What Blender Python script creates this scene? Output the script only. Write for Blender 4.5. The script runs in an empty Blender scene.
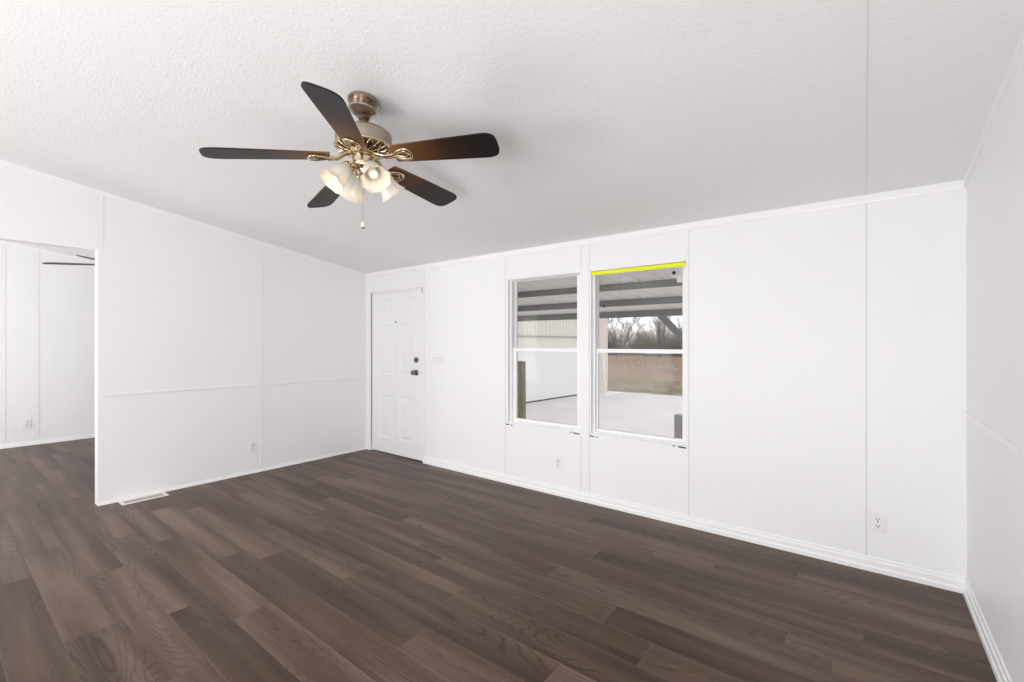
import bpy, bmesh, math, random
from mathutils import Vector, Matrix

S = bpy.context.scene
COL = S.collection
PI = math.pi
R = math.radians

# ------------------------------------------------------------------ room numbers (metres)
BACK = 3.40            # room face of the wall with the door and windows
LEFT = -4.959          # room face of the left partition
RIGHT = 0.4314         # room face of the right wall
FAR = -8.603           # far wall of the next room
REAR = -3.40           # wall behind the camera
H0, SLOPE = 2.203, 0.1505


def ceil_z(y):
    return H0 + SLOPE * (BACK - y)


# ------------------------------------------------------------------ camera
cam_d = bpy.data.cameras.new('camera')
cam_d.sensor_fit = 'HORIZONTAL'
cam_d.sensor_width = 36.0
cam_d.lens = 454.66 / 1024 * 36.0
cam_d.shift_y = 0.0019
cam_d.clip_end = 400
cam = bpy.data.objects.new('camera', cam_d)
COL.objects.link(cam)
cam.location = (0, 0, 1.3347)
cam.rotation_euler = (PI / 2, 0, R(37.77))
S.camera = cam

# ------------------------------------------------------------------ sky, daylight, exposure
w = bpy.data.worlds.new('overcast_sky')
S.world = w
w.use_nodes = True
wn = w.node_tree.nodes
bgn = wn['Background']
bgn.inputs['Color'].default_value = (0.975, 0.965, 0.97, 1)
bgn.inputs['Strength'].default_value = 1.6

S.view_settings.view_transform = 'Standard'
S.view_settings.look = 'None'
S.view_settings.exposure = -0.07
S.view_settings.gamma = 1.0
S.view_settings.use_curve_mapping = False
S.cycles.use_denoising = True
S.cycles.max_bounces = 14
S.cycles.diffuse_bounces = 8
S.cycles.glossy_bounces = 4
S.cycles.transmission_bounces = 8
S.cycles.transparent_max_bounces = 16
S.cycles.sample_clamp_indirect = 6.0
S.cycles.caustics_reflective = False
S.cycles.caustics_refractive = False


def area_light(name, loc, rot, sx, sy, power, color=(1, 1, 1)):
    d = bpy.data.lights.new(name, 'AREA')
    d.shape = 'RECTANGLE'
    d.size, d.size_y = sx, sy
    d.energy = power
    d.color = color
    o = bpy.data.objects.new(name, d)
    COL.objects.link(o)
    o.location = loc
    o.rotation_euler = rot
    return o


# added fill light outside the unseen window behind the camera
area_light('daylight_main_room', (-2.3, REAR - 0.25, 1.35), (R(90), 0, 0), 3.6, 2.0, 44, (1.0, 0.995, 0.99))
# added unseen fill lights behind the camera, tipped up towards ceiling and walls
area_light('bounce_flash_right', (0.2, -1.9, 0.6), (R(106), 0, R(60)), 1.8, 0.8, 92, (1.0, 0.995, 0.99))
area_light('bounce_flash_middle', (-0.4, -0.9, 0.3), (R(124), 0, R(45)), 1.4, 0.9, 24, (1.0, 0.995, 0.99))
area_light('bounce_flash_left', (-4.0, -2.9, 0.7), (R(104), 0, R(-55)), 1.8, 1.0, 105, (1.0, 0.995, 0.99))
# the next room: two unseen fill lights added, one aimed upwards
area_light('flash_next_room', (-6.4, -2.0, 1.2), (R(90), 0, R(35)), 1.0, 1.6, 62, (1.0, 0.995, 0.99))
area_light('bounce_flash_next_room', (-6.9, -1.6, 0.5), (R(140), 0, 0), 2.4, 1.2, 34, (1.0, 0.995, 0.99))


# ------------------------------------------------------------------ mesh helpers
class MB:
    def __init__(self):
        self.bm = bmesh.new()

    def face(self, pts):
        return self.bm.faces.new([self.bm.verts.new(p) for p in pts])

    def box(self, x0, x1, y0, y1, z0, z1, bev=0.0, mtx=None):
        b = bmesh.new()
        bmesh.ops.create_cube(b, size=1.0)
        for v in b.verts:
            v.co = Vector(((x0 + x1) / 2 + v.co.x * (x1 - x0), (y0 + y1) / 2 + v.co.y * (y1 - y0),
                           (z0 + z1) / 2 + v.co.z * (z1 - z0)))
        if bev > 0:
            bmesh.ops.bevel(b, geom=list(b.edges), offset=bev, segments=2, affect='EDGES', profile=0.5)
        self.add(b, mtx)
        return self

    def add(self, b, mtx=None):
        if mtx is not None:
            b.transform(mtx)
        me = bpy.data.meshes.new('tmp')
        b.to_mesh(me)
        b.free()
        self.bm.from_mesh(me)
        bpy.data.meshes.remove(me)

    def prism(self, poly, axis, a, b_):
        """extrude a polygon given in the two other axes along axis from a to b_"""
        def P(p, t):
            if axis == 'x':
                return (t, p[0], p[1])
            if axis == 'y':
                return (p[0], t, p[1])
            return (p[0], p[1], t)
        b = bmesh.new()
        v0 = [b.verts.new(P(p, a)) for p in poly]
        v1 = [b.verts.new(P(p, b_)) for p in poly]
        b.faces.new(v0)
        b.faces.new(list(reversed(v1)))
        n = len(poly)
        for i in range(n):
            b.faces.new((v0[i], v1[i], v1[(i + 1) % n], v0[(i + 1) % n]))
        bmesh.ops.recalc_face_normals(b, faces=list(b.faces))
        self.add(b)
        return self

    def hexa(self, pts):
        """8 corner points: bottom ring of 4, top ring of 4"""
        b = bmesh.new()
        v = [b.verts.new(p) for p in pts]
        for f in ((0, 1, 2, 3), (4, 5, 6, 7), (0, 1, 5, 4), (1, 2, 6, 5), (2, 3, 7, 6), (3, 0, 4, 7)):
            b.faces.new([v[i] for i in f])
        bmesh.ops.recalc_face_normals(b, faces=list(b.faces))
        self.add(b)
        return self

    def lathe(self, prof, segs=32, mtx=None, rmod=None, cap=True):
        b = bmesh.new()
        rings = []
        for k, (r, z) in enumerate(prof):
            ring = []
            for i in range(segs):
                t = 2 * PI * i / segs
                rr = r if rmod is None else r * rmod(t, k / max(1, len(prof) - 1))
                ring.append(b.verts.new((rr * math.cos(t), rr * math.sin(t), z)))
            rings.append(ring)
        for k in range(len(rings) - 1):
            for i in range(segs):
                j = (i + 1) % segs
                b.faces.new((rings[k][i], rings[k][j], rings[k + 1][j], rings[k + 1][i]))
        if cap:
            if prof[0][0] > 1e-6:
                b.faces.new(list(reversed(rings[0])))
            if prof[-1][0] > 1e-6:
                b.faces.new(rings[-1])
        bmesh.ops.remove_doubles(b, verts=list(b.verts), dist=1e-6)
        bmesh.ops.recalc_face_normals(b, faces=list(b.faces))
        self.add(b, mtx)
        return self

    def tube(self, pts, rad, segs=8, closed=False, flat=1.0, mtx=None):
        """sweep a round (or flattened) section along points; rad is a number or a list"""
        b = bmesh.new()
        P = [Vector(p) for p in pts]
        n = len(P)
        rings = []
        up = Vector((0, 0, 1))
        for i in range(n):
            if closed:
                d = P[(i + 1) % n] - P[i - 1]
            else:
                d = P[min(i + 1, n - 1)] - P[max(i - 1, 0)]
            if d.length < 1e-9:
                d = Vector((0, 0, 1))
            d.normalize()
            u = up if abs(d.dot(up)) < 0.95 else Vector((1, 0, 0))
            s = d.cross(u).normalized()
            q = s.cross(d).normalized()
            r = rad[i] if isinstance(rad, (list, tuple)) else rad
            rings.append([b.verts.new(P[i] + s * (r * math.cos(2 * PI * k / segs)) + q * (r * flat * math.sin(2 * PI * k / segs)))
                          for k in range(segs)])
        m = n if closed else n - 1
        for i in range(m):
            A, B = rings[i], rings[(i + 1) % n]
            for k in range(segs):
                b.faces.new((A[k], A[(k + 1) % segs], B[(k + 1) % segs], B[k]))
        if not closed:
            b.faces.new(list(reversed(rings[0])))
            b.faces.new(rings[-1])
        bmesh.ops.recalc_face_normals(b, faces=list(b.faces))
        self.add(b, mtx)
        return self

    def build(self, name, mat, parent=None, label=None, smooth=0, kind=None):
        me = bpy.data.meshes.new(name)
        self.bm.to_mesh(me)
        self.bm.free()
        me.materials.append(mat)
        if smooth:
            me.polygons.foreach_set('use_smooth', [True] * len(me.polygons))
            me.set_sharp_from_angle(angle=R(smooth))
        o = bpy.data.objects.new(name, me)
        COL.objects.link(o)
        if parent is not None:
            o.parent = parent
        if label:
            o['label'] = label
        if kind:
            o['kind'] = kind
        return o


def tag(o, label, cat, group=None, kind=None):
    o['label'] = label
    o['category'] = cat
    if group:
        o['group'] = group
    if kind:
        o['kind'] = kind
    return o


def thing(name, label, cat, loc=(0, 0, 0), rot=(0, 0, 0), group=None):
    o = bpy.data.objects.new(name, None)
    o.empty_display_size = 0.1
    COL.objects.link(o)
    o.location = loc
    o.rotation_euler = rot
    return tag(o, label, cat, group)


def copy_tree(o, parent=None):
    c = o.copy()
    COL.objects.link(c)
    if parent is not None:
        c.parent = parent
    for ch in list(o.children):
        copy_tree(ch, c)
    return c


# ------------------------------------------------------------------ materials
def mat(name, rgb, rough=0.5, metal=0.0, spec=0.5, var=0.0, vscale=8.0, bump=0.0, bscale=60.0, bdist=0.002, stretch=(1, 1, 1)):
    m = bpy.data.materials.new(name)
    m.use_nodes = True
    n, l = m.node_tree.nodes, m.node_tree.links
    p = n['Principled BSDF']
    p.inputs['Base Color'].default_value = (*rgb, 1)
    p.inputs['Roughness'].default_value = rough
    p.inputs['Metallic'].default_value = metal
    p.inputs['Specular IOR Level'].default_value = spec
    tc = n.new('ShaderNodeTexCoord')
    mp = n.new('ShaderNodeMapping')
    mp.inputs['Scale'].default_value = stretch
    l.new(tc.outputs['Object'], mp.inputs['Vector'])
    nz = n.new('ShaderNodeTexNoise')
    nz.inputs['Scale'].default_value = vscale
    nz.inputs['Detail'].default_value = 5
    l.new(mp.outputs['Vector'], nz.inputs['Vector'])
    mx = n.new('ShaderNodeMix')
    mx.data_type = 'RGBA'
    mx.inputs[6].default_value = (*[c * (1 - var) for c in rgb], 1)
    mx.inputs[7].default_value = (*[min(1, c * (1 + var)) for c in rgb], 1)
    l.new(nz.outputs['Fac'], mx.inputs[0])
    l.new(mx.outputs[2], p.inputs['Base Color'])
    if bump > 0:
        nb = n.new('ShaderNodeTexNoise')
        nb.inputs['Scale'].default_value = bscale
        nb.inputs['Detail'].default_value = 3
        l.new(mp.outputs['Vector'], nb.inputs['Vector'])
        bp = n.new('ShaderNodeBump')
        bp.inputs['Strength'].default_value = bump
        bp.inputs['Distance'].default_value = bdist
        l.new(nb.outputs['Fac'], bp.inputs['Height'])
        l.new(bp.outputs['Normal'], p.inputs['Normal'])
    return m


WHITE = (0.87, 0.87, 0.88)
M_wall = mat('wall_paint', WHITE, 0.42, spec=0.35, var=0.01, vscale=1.5, bump=0.12, bscale=90, bdist=0.001)
M_trim = mat('trim_paint', (0.89, 0.89, 0.90), 0.3, var=0.01)
M_door = mat('door_paint', (0.87, 0.87, 0.88), 0.3, var=0.01)
M_ceil = mat('ceiling_stipple', (0.85, 0.85, 0.86), 0.8, spec=0.2, var=0.02, vscale=90, bump=0.55, bscale=85, bdist=0.004)
M_vinyl = mat('window_vinyl', (0.88, 0.88, 0.89), 0.35, var=0.01)
M_plate = mat('plate_plastic', (0.84, 0.84, 0.84), 0.35, var=0.01)
M_dark = mat('dark_gap', (0.02, 0.02, 0.02), 0.7, var=0.1)
M_seam_shadow = mat('caulk_line', (0.70, 0.70, 0.70), 0.6, var=0.05)  # grey strips painted for shadow gaps at seams, battens and rails
M_edge = mat('edge_gap_grey', (0.34, 0.34, 0.34), 0.7, var=0.05)
M_slot = mat('slot_dark', (0.09, 0.09, 0.09), 0.6, var=0.1)
M_yellow = mat('yellow_strip', (0.80, 0.86, 0.0), 0.5, var=0.05, vscale=20)
M_pewter = mat('dark_pewter', (0.20, 0.20, 0.21), 0.3, metal=0.9, var=0.1)
M_vent = mat('vent_enamel', (0.86, 0.83, 0.80), 0.4, var=0.02)
M_louvre = mat('louvre_enamel', (0.50, 0.455, 0.425), 0.45, var=0.02)  # enamel darkened for the shade in the register's slots
M_nickel = mat('brushed_nickel', (0.40, 0.335, 0.27), 0.28, metal=1.0, var=0.06, vscale=20, stretch=(1, 1, 12))
M_brass = mat('antique_brass', (0.64, 0.52, 0.35), 0.20, metal=1.0, var=0.08, vscale=25)
M_core = mat('motor_core', (0.10, 0.06, 0.045), 0.5, metal=0.4, var=0.2)
M_blade = None
M_bulb = mat('bulb_glass', (0.92, 0.90, 0.82), 0.3, var=0.01)
M_conc = mat('concrete', (0.60, 0.575, 0.585), 0.8, spec=0.2, var=0.12, vscale=0.9, bump=0.2, bscale=30)
M_steel = mat('grey_steel', (0.25, 0.25, 0.25), 0.6, spec=0.3, var=0.15, vscale=6)
M_roof = mat('galvanised_sheet', (0.88, 0.875, 0.85), 0.55, spec=0.3, var=0.05, vscale=3, stretch=(3, 0.5, 1))
M_gwhite = mat('white_siding', (0.74, 0.74, 0.74), 0.6, var=0.02)
M_gbeige = mat('beige_siding', (0.66, 0.65, 0.60), 0.6, var=0.02)
M_gpink = mat('pale_corner_board', (0.66, 0.59, 0.57), 0.6, var=0.02)
M_ribbox = mat('grey_ribbed_metal', (0.50, 0.50, 0.50), 0.6, var=0.08)
M_wood = mat('weathered_post', (0.30, 0.25, 0.19), 0.8, var=0.3, vscale=12, stretch=(6, 6, 0.6))
M_bark = mat('winter_bark', (0.22, 0.205, 0.195), 0.9, spec=0.1, var=0.2)
M_brush = mat('winter_brush', (0.31, 0.29, 0.265), 0.9, spec=0.1, var=0.25, vscale=2)
M_reed = mat('dry_reeds', (0.33, 0.235, 0.17), 0.9, spec=0.1, var=0.3, vscale=1)


def glass_mat():
    m = bpy.data.materials.new('window_glass')
    m.use_nodes = True
    n, l = m.node_tree.nodes, m.node_tree.links
    n.remove(n['Principled BSDF'])
    fr = n.new('ShaderNodeFresnel')
    fr.inputs['IOR'].default_value = 1.12
    t = n.new('ShaderNodeBsdfTransparent')
    t.inputs['Color'].default_value = (0.97, 0.975, 0.97, 1)
    g = n.new('ShaderNodeBsdfGlossy')
    g.inputs['Roughness'].default_value = 0.02
    mx = n.new('ShaderNodeMixShader')
    l.new(fr.outputs[0], mx.inputs[0])
    l.new(t.outputs[0], mx.inputs[1])
    l.new(g.outputs[0], mx.inputs[2])
    l.new(mx.outputs[0], n['Material Output'].inputs['Surface'])
    return m


def shade_mat():
    m = bpy.data.materials.new('frosted_glass')
    m.use_nodes = True
    n, l = m.node_tree.nodes, m.node_tree.links
    n.remove(n['Principled BSDF'])
    d = n.new('ShaderNodeBsdfDiffuse')
    d.inputs['Color'].default_value = (0.88, 0.86, 0.82, 1)
    t = n.new('ShaderNodeBsdfTranslucent')
    t.inputs['Color'].default_value = (0.92, 0.89, 0.83, 1)
    g = n.new('ShaderNodeBsdfGlossy')
    g.inputs['Roughness'].default_value = 0.2
    mx = n.new('ShaderNodeMixShader')
    mx.inputs[0].default_value = 0.5
    m2 = n.new('ShaderNodeMixShader')
    m2.inputs[0].default_value = 0.05
    l.new(d.outputs[0], mx.inputs[1])
    l.new(t.outputs[0], mx.inputs[2])
    l.new(mx.outputs[0], m2.inputs[1])
    l.new(g.outputs[0], m2.inputs[2])
    l.new(m2.outputs[0], n['Material Output'].inputs['Surface'])
    return m


def floor_mat():
    m = bpy.data.materials.new('laminate_planks')
    m.use_nodes = True
    n, l = m.node_tree.nodes, m.node_tree.links
    p = n['Principled BSDF']
    tc = n.new('ShaderNodeTexCoord')
    at = n.new('ShaderNodeAttribute')
    at.attribute_name = 'plank'
    cx = n.new('ShaderNodeCombineXYZ')
    ml = n.new('ShaderNodeMath'); ml.operation = 'MULTIPLY'; ml.inputs[1].default_value = 37.0
    l.new(at.outputs['Fac'], ml.inputs[0])
    for i in range(3):
        l.new(ml.outputs[0], cx.inputs[i])
    ad = n.new('ShaderNodeVectorMath'); ad.operation = 'ADD'
    l.new(tc.outputs['Object'], ad.inputs[0])
    l.new(cx.outputs[0], ad.inputs[1])

    def mapped(sc):
        mp = n.new('ShaderNodeMapping')
        mp.inputs['Scale'].default_value = sc
        l.new(ad.outputs[0], mp.inputs['Vector'])
        return mp.outputs[0]

    def noise(vec, scale, detail=4, rough=0.55, dist=0.0):
        z = n.new('ShaderNodeTexNoise')
        z.inputs['Scale'].default_value = scale
        z.inputs['Detail'].default_value = detail
        z.inputs['Roughness'].default_value = rough
        z.inputs['Distortion'].default_value = dist
        l.new(vec, z.inputs['Vector'])
        return z.outputs['Fac']

    def ramp(fac, stops):
        r = n.new('ShaderNodeValToRGB')
        while len(r.color_ramp.elements) < len(stops):
            r.color_ramp.elements.new(0.5)
        for e, (q, c) in zip(r.color_ramp.elements, stops):
            e.position = q
            e.color = (*c, 1) if isinstance(c, tuple) else (c, c, c, 1)
        l.new(fac, r.inputs['Fac'])
        return r.outputs['Color']

    def mixc(fac, a, b, mode='MIX'):
        x = n.new('ShaderNodeMix'); x.data_type = 'RGBA'; x.blend_type = mode
        if isinstance(fac, float):
            x.inputs[0].default_value = fac
        else:
            l.new(fac, x.inputs[0])
        for sock, v in ((x.inputs[6], a), (x.inputs[7], b)):
            if isinstance(v, tuple):
                sock.default_value = (*v, 1)
            else:
                l.new(v, sock)
        return x.outputs[2]

    # broad tone along each plank, fine grain, cathedral rings
    broad = noise(mapped((0.55, 7.0, 1)), 1.0, 3, 0.5)
    grain = noise(mapped((2.2, 70.0, 1)), 1.6, 6, 0.65, 0.3)
    field = noise(mapped((0.75, 5.5, 1)), 1.0, 1.5, 0.4, 0.25)
    mm = n.new('ShaderNodeMath'); mm.operation = 'MULTIPLY'; mm.inputs[1].default_value = 210.0
    l.new(field, mm.inputs[0])
    sn = n.new('ShaderNodeMath'); sn.operation = 'SINE'
    l.new(mm.outputs[0], sn.inputs[0])
    base = ramp(broad, [(0.28, (0.046, 0.0265, 0.018)), (0.5, (0.098, 0.062, 0.046)), (0.72, (0.180, 0.124, 0.096))])
    tone = ramp(at.outputs['Fac'], [(0.0, 0.89), (0.5, 1.0), (1.0, 1.14)])
    c1 = mixc(1.0, base, tone, 'MULTIPLY')
    rings = ramp(sn.outputs[0], [(0.30, 1.0), (0.70, 0.82), (1.0, 0.52)])
    where = ramp(noise(mapped((0.5, 4.0, 1)), 1.3, 2), [(0.46, 0.0), (0.62, 0.85)])
    c2 = mixc(where, c1, mixc(1.0, c1, rings, 'MULTIPLY'))
    fine = ramp(grain, [(0.3, 0.80), (0.5, 1.0), (0.7, 1.14)])
    c3 = mixc(1.0, c2, fine, 'MULTIPLY')
    # edge highlight painted in: each board's bevel is paler than its face
    ab = n.new('ShaderNodeAttribute')
    ab.attribute_name = 'bevel'
    mb_ = n.new('ShaderNodeMath'); mb_.operation = 'MULTIPLY'; mb_.inputs[1].default_value = 0.6
    l.new(ab.outputs['Fac'], mb_.inputs[0])
    c4 = mixc(mb_.outputs[0], c3, (0.19, 0.145, 0.12))
    l.new(c4, p.inputs['Base Color'])
    rr = n.new('ShaderNodeMapRange')
    rr.inputs['To Min'].default_value = 0.33
    rr.inputs['To Max'].default_value = 0.46
    l.new(grain, rr.inputs['Value'])
    l.new(rr.outputs[0], p.inputs['Roughness'])
    p.inputs['Specular IOR Level'].default_value = 0.2
    bp = n.new('ShaderNodeBump')
    bp.inputs['Strength'].default_value = 0.15
    bp.inputs['Distance'].default_value = 0.001
    l.new(grain, bp.inputs['Height'])
    l.new(bp.outputs['Normal'], p.inputs['Normal'])
    return m


def field_mat():
    m = bpy.data.materials.new('winter_field')
    m.use_nodes = True
    n, l = m.node_tree.nodes, m.node_tree.links
    p = n['Principled BSDF']
    p.inputs['Roughness'].default_value = 0.95
    p.inputs['Specular IOR Level'].default_value = 0.1
    tc = n.new('ShaderNodeTexCoord')
    sp = n.new('ShaderNodeSeparateXYZ')
    l.new(tc.outputs['Object'], sp.inputs[0])
    nz = n.new('ShaderNodeTexNoise'); nz.inputs['Scale'].default_value = 0.35; nz.inputs['Detail'].default_value = 8
    l.new(tc.outputs['Object'], nz.inputs['Vector'])
    n2 = n.new('ShaderNodeTexNoise'); n2.inputs['Scale'].default_value = 1.1; n2.inputs['Detail'].default_value = 8; n2.inputs['Roughness'].default_value = 0.72
    l.new(tc.outputs['Object'], n2.inputs['Vector'])
    # mown greener verge beside the slab, dry tan grass beyond
    ad = n.new('ShaderNodeMath'); ad.operation = 'MULTIPLY_ADD'; ad.inputs[1].default_value = 9.0
    l.new(nz.outputs['Fac'], ad.inputs[0]); l.new(sp.outputs['Y'], ad.inputs[2])
    mr = n.new('ShaderNodeMapRange')
    mr.inputs['From Min'].default_value = 22.0; mr.inputs['From Max'].default_value = 29.0
    l.new(ad.outputs[0], mr.inputs['Value'])
    r1 = n.new('ShaderNodeValToRGB')
    r1.color_ramp.elements[0].position = 0.38; r1.color_ramp.elements[0].color = (0.085, 0.052, 0.040, 1)
    r1.color_ramp.elements[1].position = 0.62; r1.color_ramp.elements[1].color = (0.38, 0.28, 0.215, 1)
    l.new(n2.outputs['Fac'], r1.inputs['Fac'])
    r2 = n.new('ShaderNodeValToRGB')
    r2.color_ramp.elements[0].position = 0.38; r2.color_ramp.elements[0].color = (0.085, 0.078, 0.05, 1)
    r2.color_ramp.elements[1].position = 0.62; r2.color_ramp.elements[1].color = (0.31, 0.28, 0.20, 1)
    l.new(n2.outputs['Fac'], r2.inputs['Fac'])
    mx = n.new('ShaderNodeMix'); mx.data_type = 'RGBA'
    l.new(mr.outputs[0], mx.inputs[0]); l.new(r2.outputs[0], mx.inputs[6]); l.new(r1.outputs[0], mx.inputs[7])
    l.new(mx.outputs[2], p.inputs['Base Color'])
    bp = n.new('ShaderNodeBump'); bp.inputs['Strength'].default_value = 0.6; bp.inputs['Distance'].default_value = 0.05
    l.new(n2.outputs['Fac'], bp.inputs['Height']); l.new(bp.outputs['Normal'], p.inputs['Normal'])
    return m


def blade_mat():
    # lamp glow painted into walnut: amber near the iron, almost black towards the tip
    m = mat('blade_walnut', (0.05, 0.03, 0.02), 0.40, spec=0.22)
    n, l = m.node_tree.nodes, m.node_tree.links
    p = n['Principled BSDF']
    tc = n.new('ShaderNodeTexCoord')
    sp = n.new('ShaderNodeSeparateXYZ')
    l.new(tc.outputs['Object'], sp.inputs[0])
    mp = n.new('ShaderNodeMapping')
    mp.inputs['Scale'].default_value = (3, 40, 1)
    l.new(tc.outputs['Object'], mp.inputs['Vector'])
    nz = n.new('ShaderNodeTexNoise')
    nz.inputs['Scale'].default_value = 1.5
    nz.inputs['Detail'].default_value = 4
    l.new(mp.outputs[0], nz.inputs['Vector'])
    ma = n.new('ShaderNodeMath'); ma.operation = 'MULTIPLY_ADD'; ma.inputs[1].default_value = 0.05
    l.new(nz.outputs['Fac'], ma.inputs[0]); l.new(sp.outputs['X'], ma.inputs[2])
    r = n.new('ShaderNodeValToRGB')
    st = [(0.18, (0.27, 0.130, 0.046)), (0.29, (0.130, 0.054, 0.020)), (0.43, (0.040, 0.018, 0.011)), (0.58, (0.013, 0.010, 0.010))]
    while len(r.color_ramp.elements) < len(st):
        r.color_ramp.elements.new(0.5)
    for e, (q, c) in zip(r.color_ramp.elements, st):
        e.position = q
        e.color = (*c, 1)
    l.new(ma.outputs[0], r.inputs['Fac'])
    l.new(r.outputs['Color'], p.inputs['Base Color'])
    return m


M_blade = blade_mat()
M_glass = glass_mat()
M_shade = shade_mat()
M_floor = floor_mat()
M_field = field_mat()

# ------------------------------------------------------------------ floor: one mesh, a face strip per plank
PW, PL = 0.178, 1.332
JOINT = {-8: -2.707, -7: -2.407, -6: -1.813, -5: -1.616, -4: -0.996, -3: -1.72, -1: -0.989, 0: -0.105,
         1: -0.28, 2: -0.008, 3: -1.051, 4: -0.712, 5: -0.306}


def make_floor():
    rnd = random.Random(4100)
    b = bmesh.new()
    lay = b.faces.layers.float.new('plank')
    bev = b.faces.layers.float.new('bevel')
    x_lo, x_hi, y_lo, y_hi = FAR - 0.08, RIGHT + 0.08, REAR - 0.08, BACK + 0.08
    g, dz = 0.0016, 0.0016

    def quad(pts, v, edge=1.0):
        f = b.faces.new([b.verts.new(q) for q in pts])
        f[lay] = v
        f[bev] = edge
    k0 = int(math.floor((y_lo - 2.155) / PW))
    k1 = int(math.ceil((y_hi - 2.155) / PW))
    for k in range(k0, k1):
        ya, yb = max(y_lo, 2.155 + k * PW), min(y_hi, 2.155 + (k + 1) * PW)
        if yb - ya < 0.01:
            continue
        j = JOINT.get(k, rnd.uniform(0, PL))
        x = j - math.ceil((j - x_lo) / PL) * PL
        while x < x_hi:
            xa, xb = max(x_lo, x), min(x_hi, x + PL)
            x += PL
            if xb - xa < 0.01:
                continue
            v = rnd.random()
            a_, b_, c_, d_ = xa + g, xb - g, ya + g, yb - g
            quad([(a_, c_, 0), (b_, c_, 0), (b_, d_, 0), (a_, d_, 0)], v, 0.0)
            quad([(xa, ya, -dz), (xb, ya, -dz), (b_, c_, 0), (a_, c_, 0)], v)
            quad([(xb, ya, -dz), (xb, yb, -dz), (b_, d_, 0), (b_, c_, 0)], v)
            quad([(xb, yb, -dz), (xa, yb, -dz), (a_, d_, 0), (b_, d_, 0)], v)
            quad([(xa, yb, -dz), (xa, ya, -dz), (a_, c_, 0), (a_, d_, 0)], v)
    quad([(x_lo, y_lo, -0.05), (x_lo, y_hi, -0.05), (x_hi, y_hi, -0.05), (x_hi, y_lo, -0.05)], 0.5)
    me = bpy.data.meshes.new('floor')
    b.to_mesh(me)
    b.free()
    me.materials.append(M_floor)
    o = bpy.data.objects.new('floor', me)
    COL.objects.link(o)
    o['kind'] = 'structure'
    return o


make_floor()

# ------------------------------------------------------------------ walls and ceiling
WT = 0.11
W1 = (-2.683, -1.900, 0.572, 1.934)
W2 = (-1.801, -1.028, 0.572, 1.932)
DOOR = (-4.862, -3.897, 0.0, 1.958)


def wall_y(name, y0, y1, x0, x1, ztop, holes, m):
    """wall slab in the XZ plane with rectangular holes"""
    xs = sorted({x0, x1, *[h[0] for h in holes], *[h[1] for h in holes]})
    zs = sorted({0.0, ztop, *[h[2] for h in holes], *[h[3] for h in holes]})
    mb = MB()

    def solid(i, j):
        if i < 0 or j < 0 or i >= len(xs) - 1 or j >= len(zs) - 1:
            return False
        cx, cz = (xs[i] + xs[i + 1]) / 2, (zs[j] + zs[j + 1]) / 2
        return not any(h[0] < cx < h[1] and h[2] < cz < h[3] for h in holes)
    for i in range(len(xs) - 1):
        for j in range(len(zs) - 1):
            if not solid(i, j):
                continue
            a, b, c, d = xs[i], xs[i + 1], zs[j], zs[j + 1]
            mb.face([(a, y0, c), (b, y0, c), (b, y0, d), (a, y0, d)])
            mb.face([(b, y1, c), (a, y1, c), (a, y1, d), (b, y1, d)])
            if not solid(i - 1, j):
                mb.face([(a, y1, c), (a, y0, c), (a, y0, d), (a, y1, d)])
            if not solid(i + 1, j):
                mb.face([(b, y0, c), (b, y1, c), (b, y1, d), (b, y0, d)])
            if not solid(i, j - 1):
                mb.face([(a, y0, c), (a, y1, c), (b, y1, c), (b, y0, c)])
            if not solid(i, j + 1):
                mb.face([(a, y0, d), (b, y0, d), (b, y1, d), (a, y1, d)])
    bmesh.ops.remove_doubles(mb.bm, verts=list(mb.bm.verts), dist=1e-5)
    return mb.build(name, m, kind='structure')


wall_y('wall_back', BACK, BACK + WT, FAR - WT, RIGHT + WT, H0 + 0.01, [W1, W2, DOOR], M_wall)
RW1 = (-4.0, -0.6, 0.35, 2.25)
RW2 = (-8.0, -5.8, 0.35, 2.25)
wall_y('wall_front', REAR - WT, REAR, FAR - WT, RIGHT + WT, ceil_z(REAR) + 0.01, [RW1, RW2], M_wall)
OPEN_Y0, OPEN_Y1, OPEN_Z = -0.55, 0.868, 2.095
MB().prism([(REAR, 0), (OPEN_Y0, 0), (OPEN_Y0, OPEN_Z), (OPEN_Y1, OPEN_Z), (OPEN_Y1, 0), (BACK, 0),
            (BACK, ceil_z(BACK)), (REAR, ceil_z(REAR))], 'x', LEFT - 0.1, LEFT).build('wall_left', M_wall, kind='structure')
for nm, xa in (('wall_right', RIGHT), ('wall_far_left', FAR - WT)):
    MB().prism([(REAR, 0), (BACK, 0), (BACK, ceil_z(BACK)), (REAR, ceil_z(REAR))], 'x', xa, xa + WT).build(nm, M_wall, kind='structure')
ya, yb = REAR - WT, BACK + WT
MB().prism([(ya, ceil_z(ya)), (yb, ceil_z(yb)), (yb, ceil_z(yb) + 0.1), (ya, ceil_z(ya) + 0.1)], 'x', FAR - WT, RIGHT + WT).build(
    'ceiling', M_ceil, kind='structure')

# ------------------------------------------------------------------ trims
TR = [0]


def trim(mb, m=None, smooth=0):
    TR[0] += 1
    return mb.build('trim_%d' % TR[0], m or M_trim, kind='structure', smooth=smooth)


# battens on the back wall (x, z ranges)
for x, zs in ((-3.868, [(0.075, 2.16)]), (-2.712, [(0.075, 2.16)]), (-1.896, [(0.075, 0.545), (1.95, 2.16)]),
              (-1.814, [(0.075, 2.16)]), (-1.008, [(0.075, 2.16)]), (0.010, [(0.075, 2.16)])):
    for za, zb in zs:
        trim(MB().box(x - 0.0028, x + 0.0028, BACK - 0.001, BACK, za, zb), M_seam_shadow)
        trim(MB().box(x - 0.018, x - 0.0028, BACK - 0.003, BACK, za, zb, 0.001), M_wall)
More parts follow.
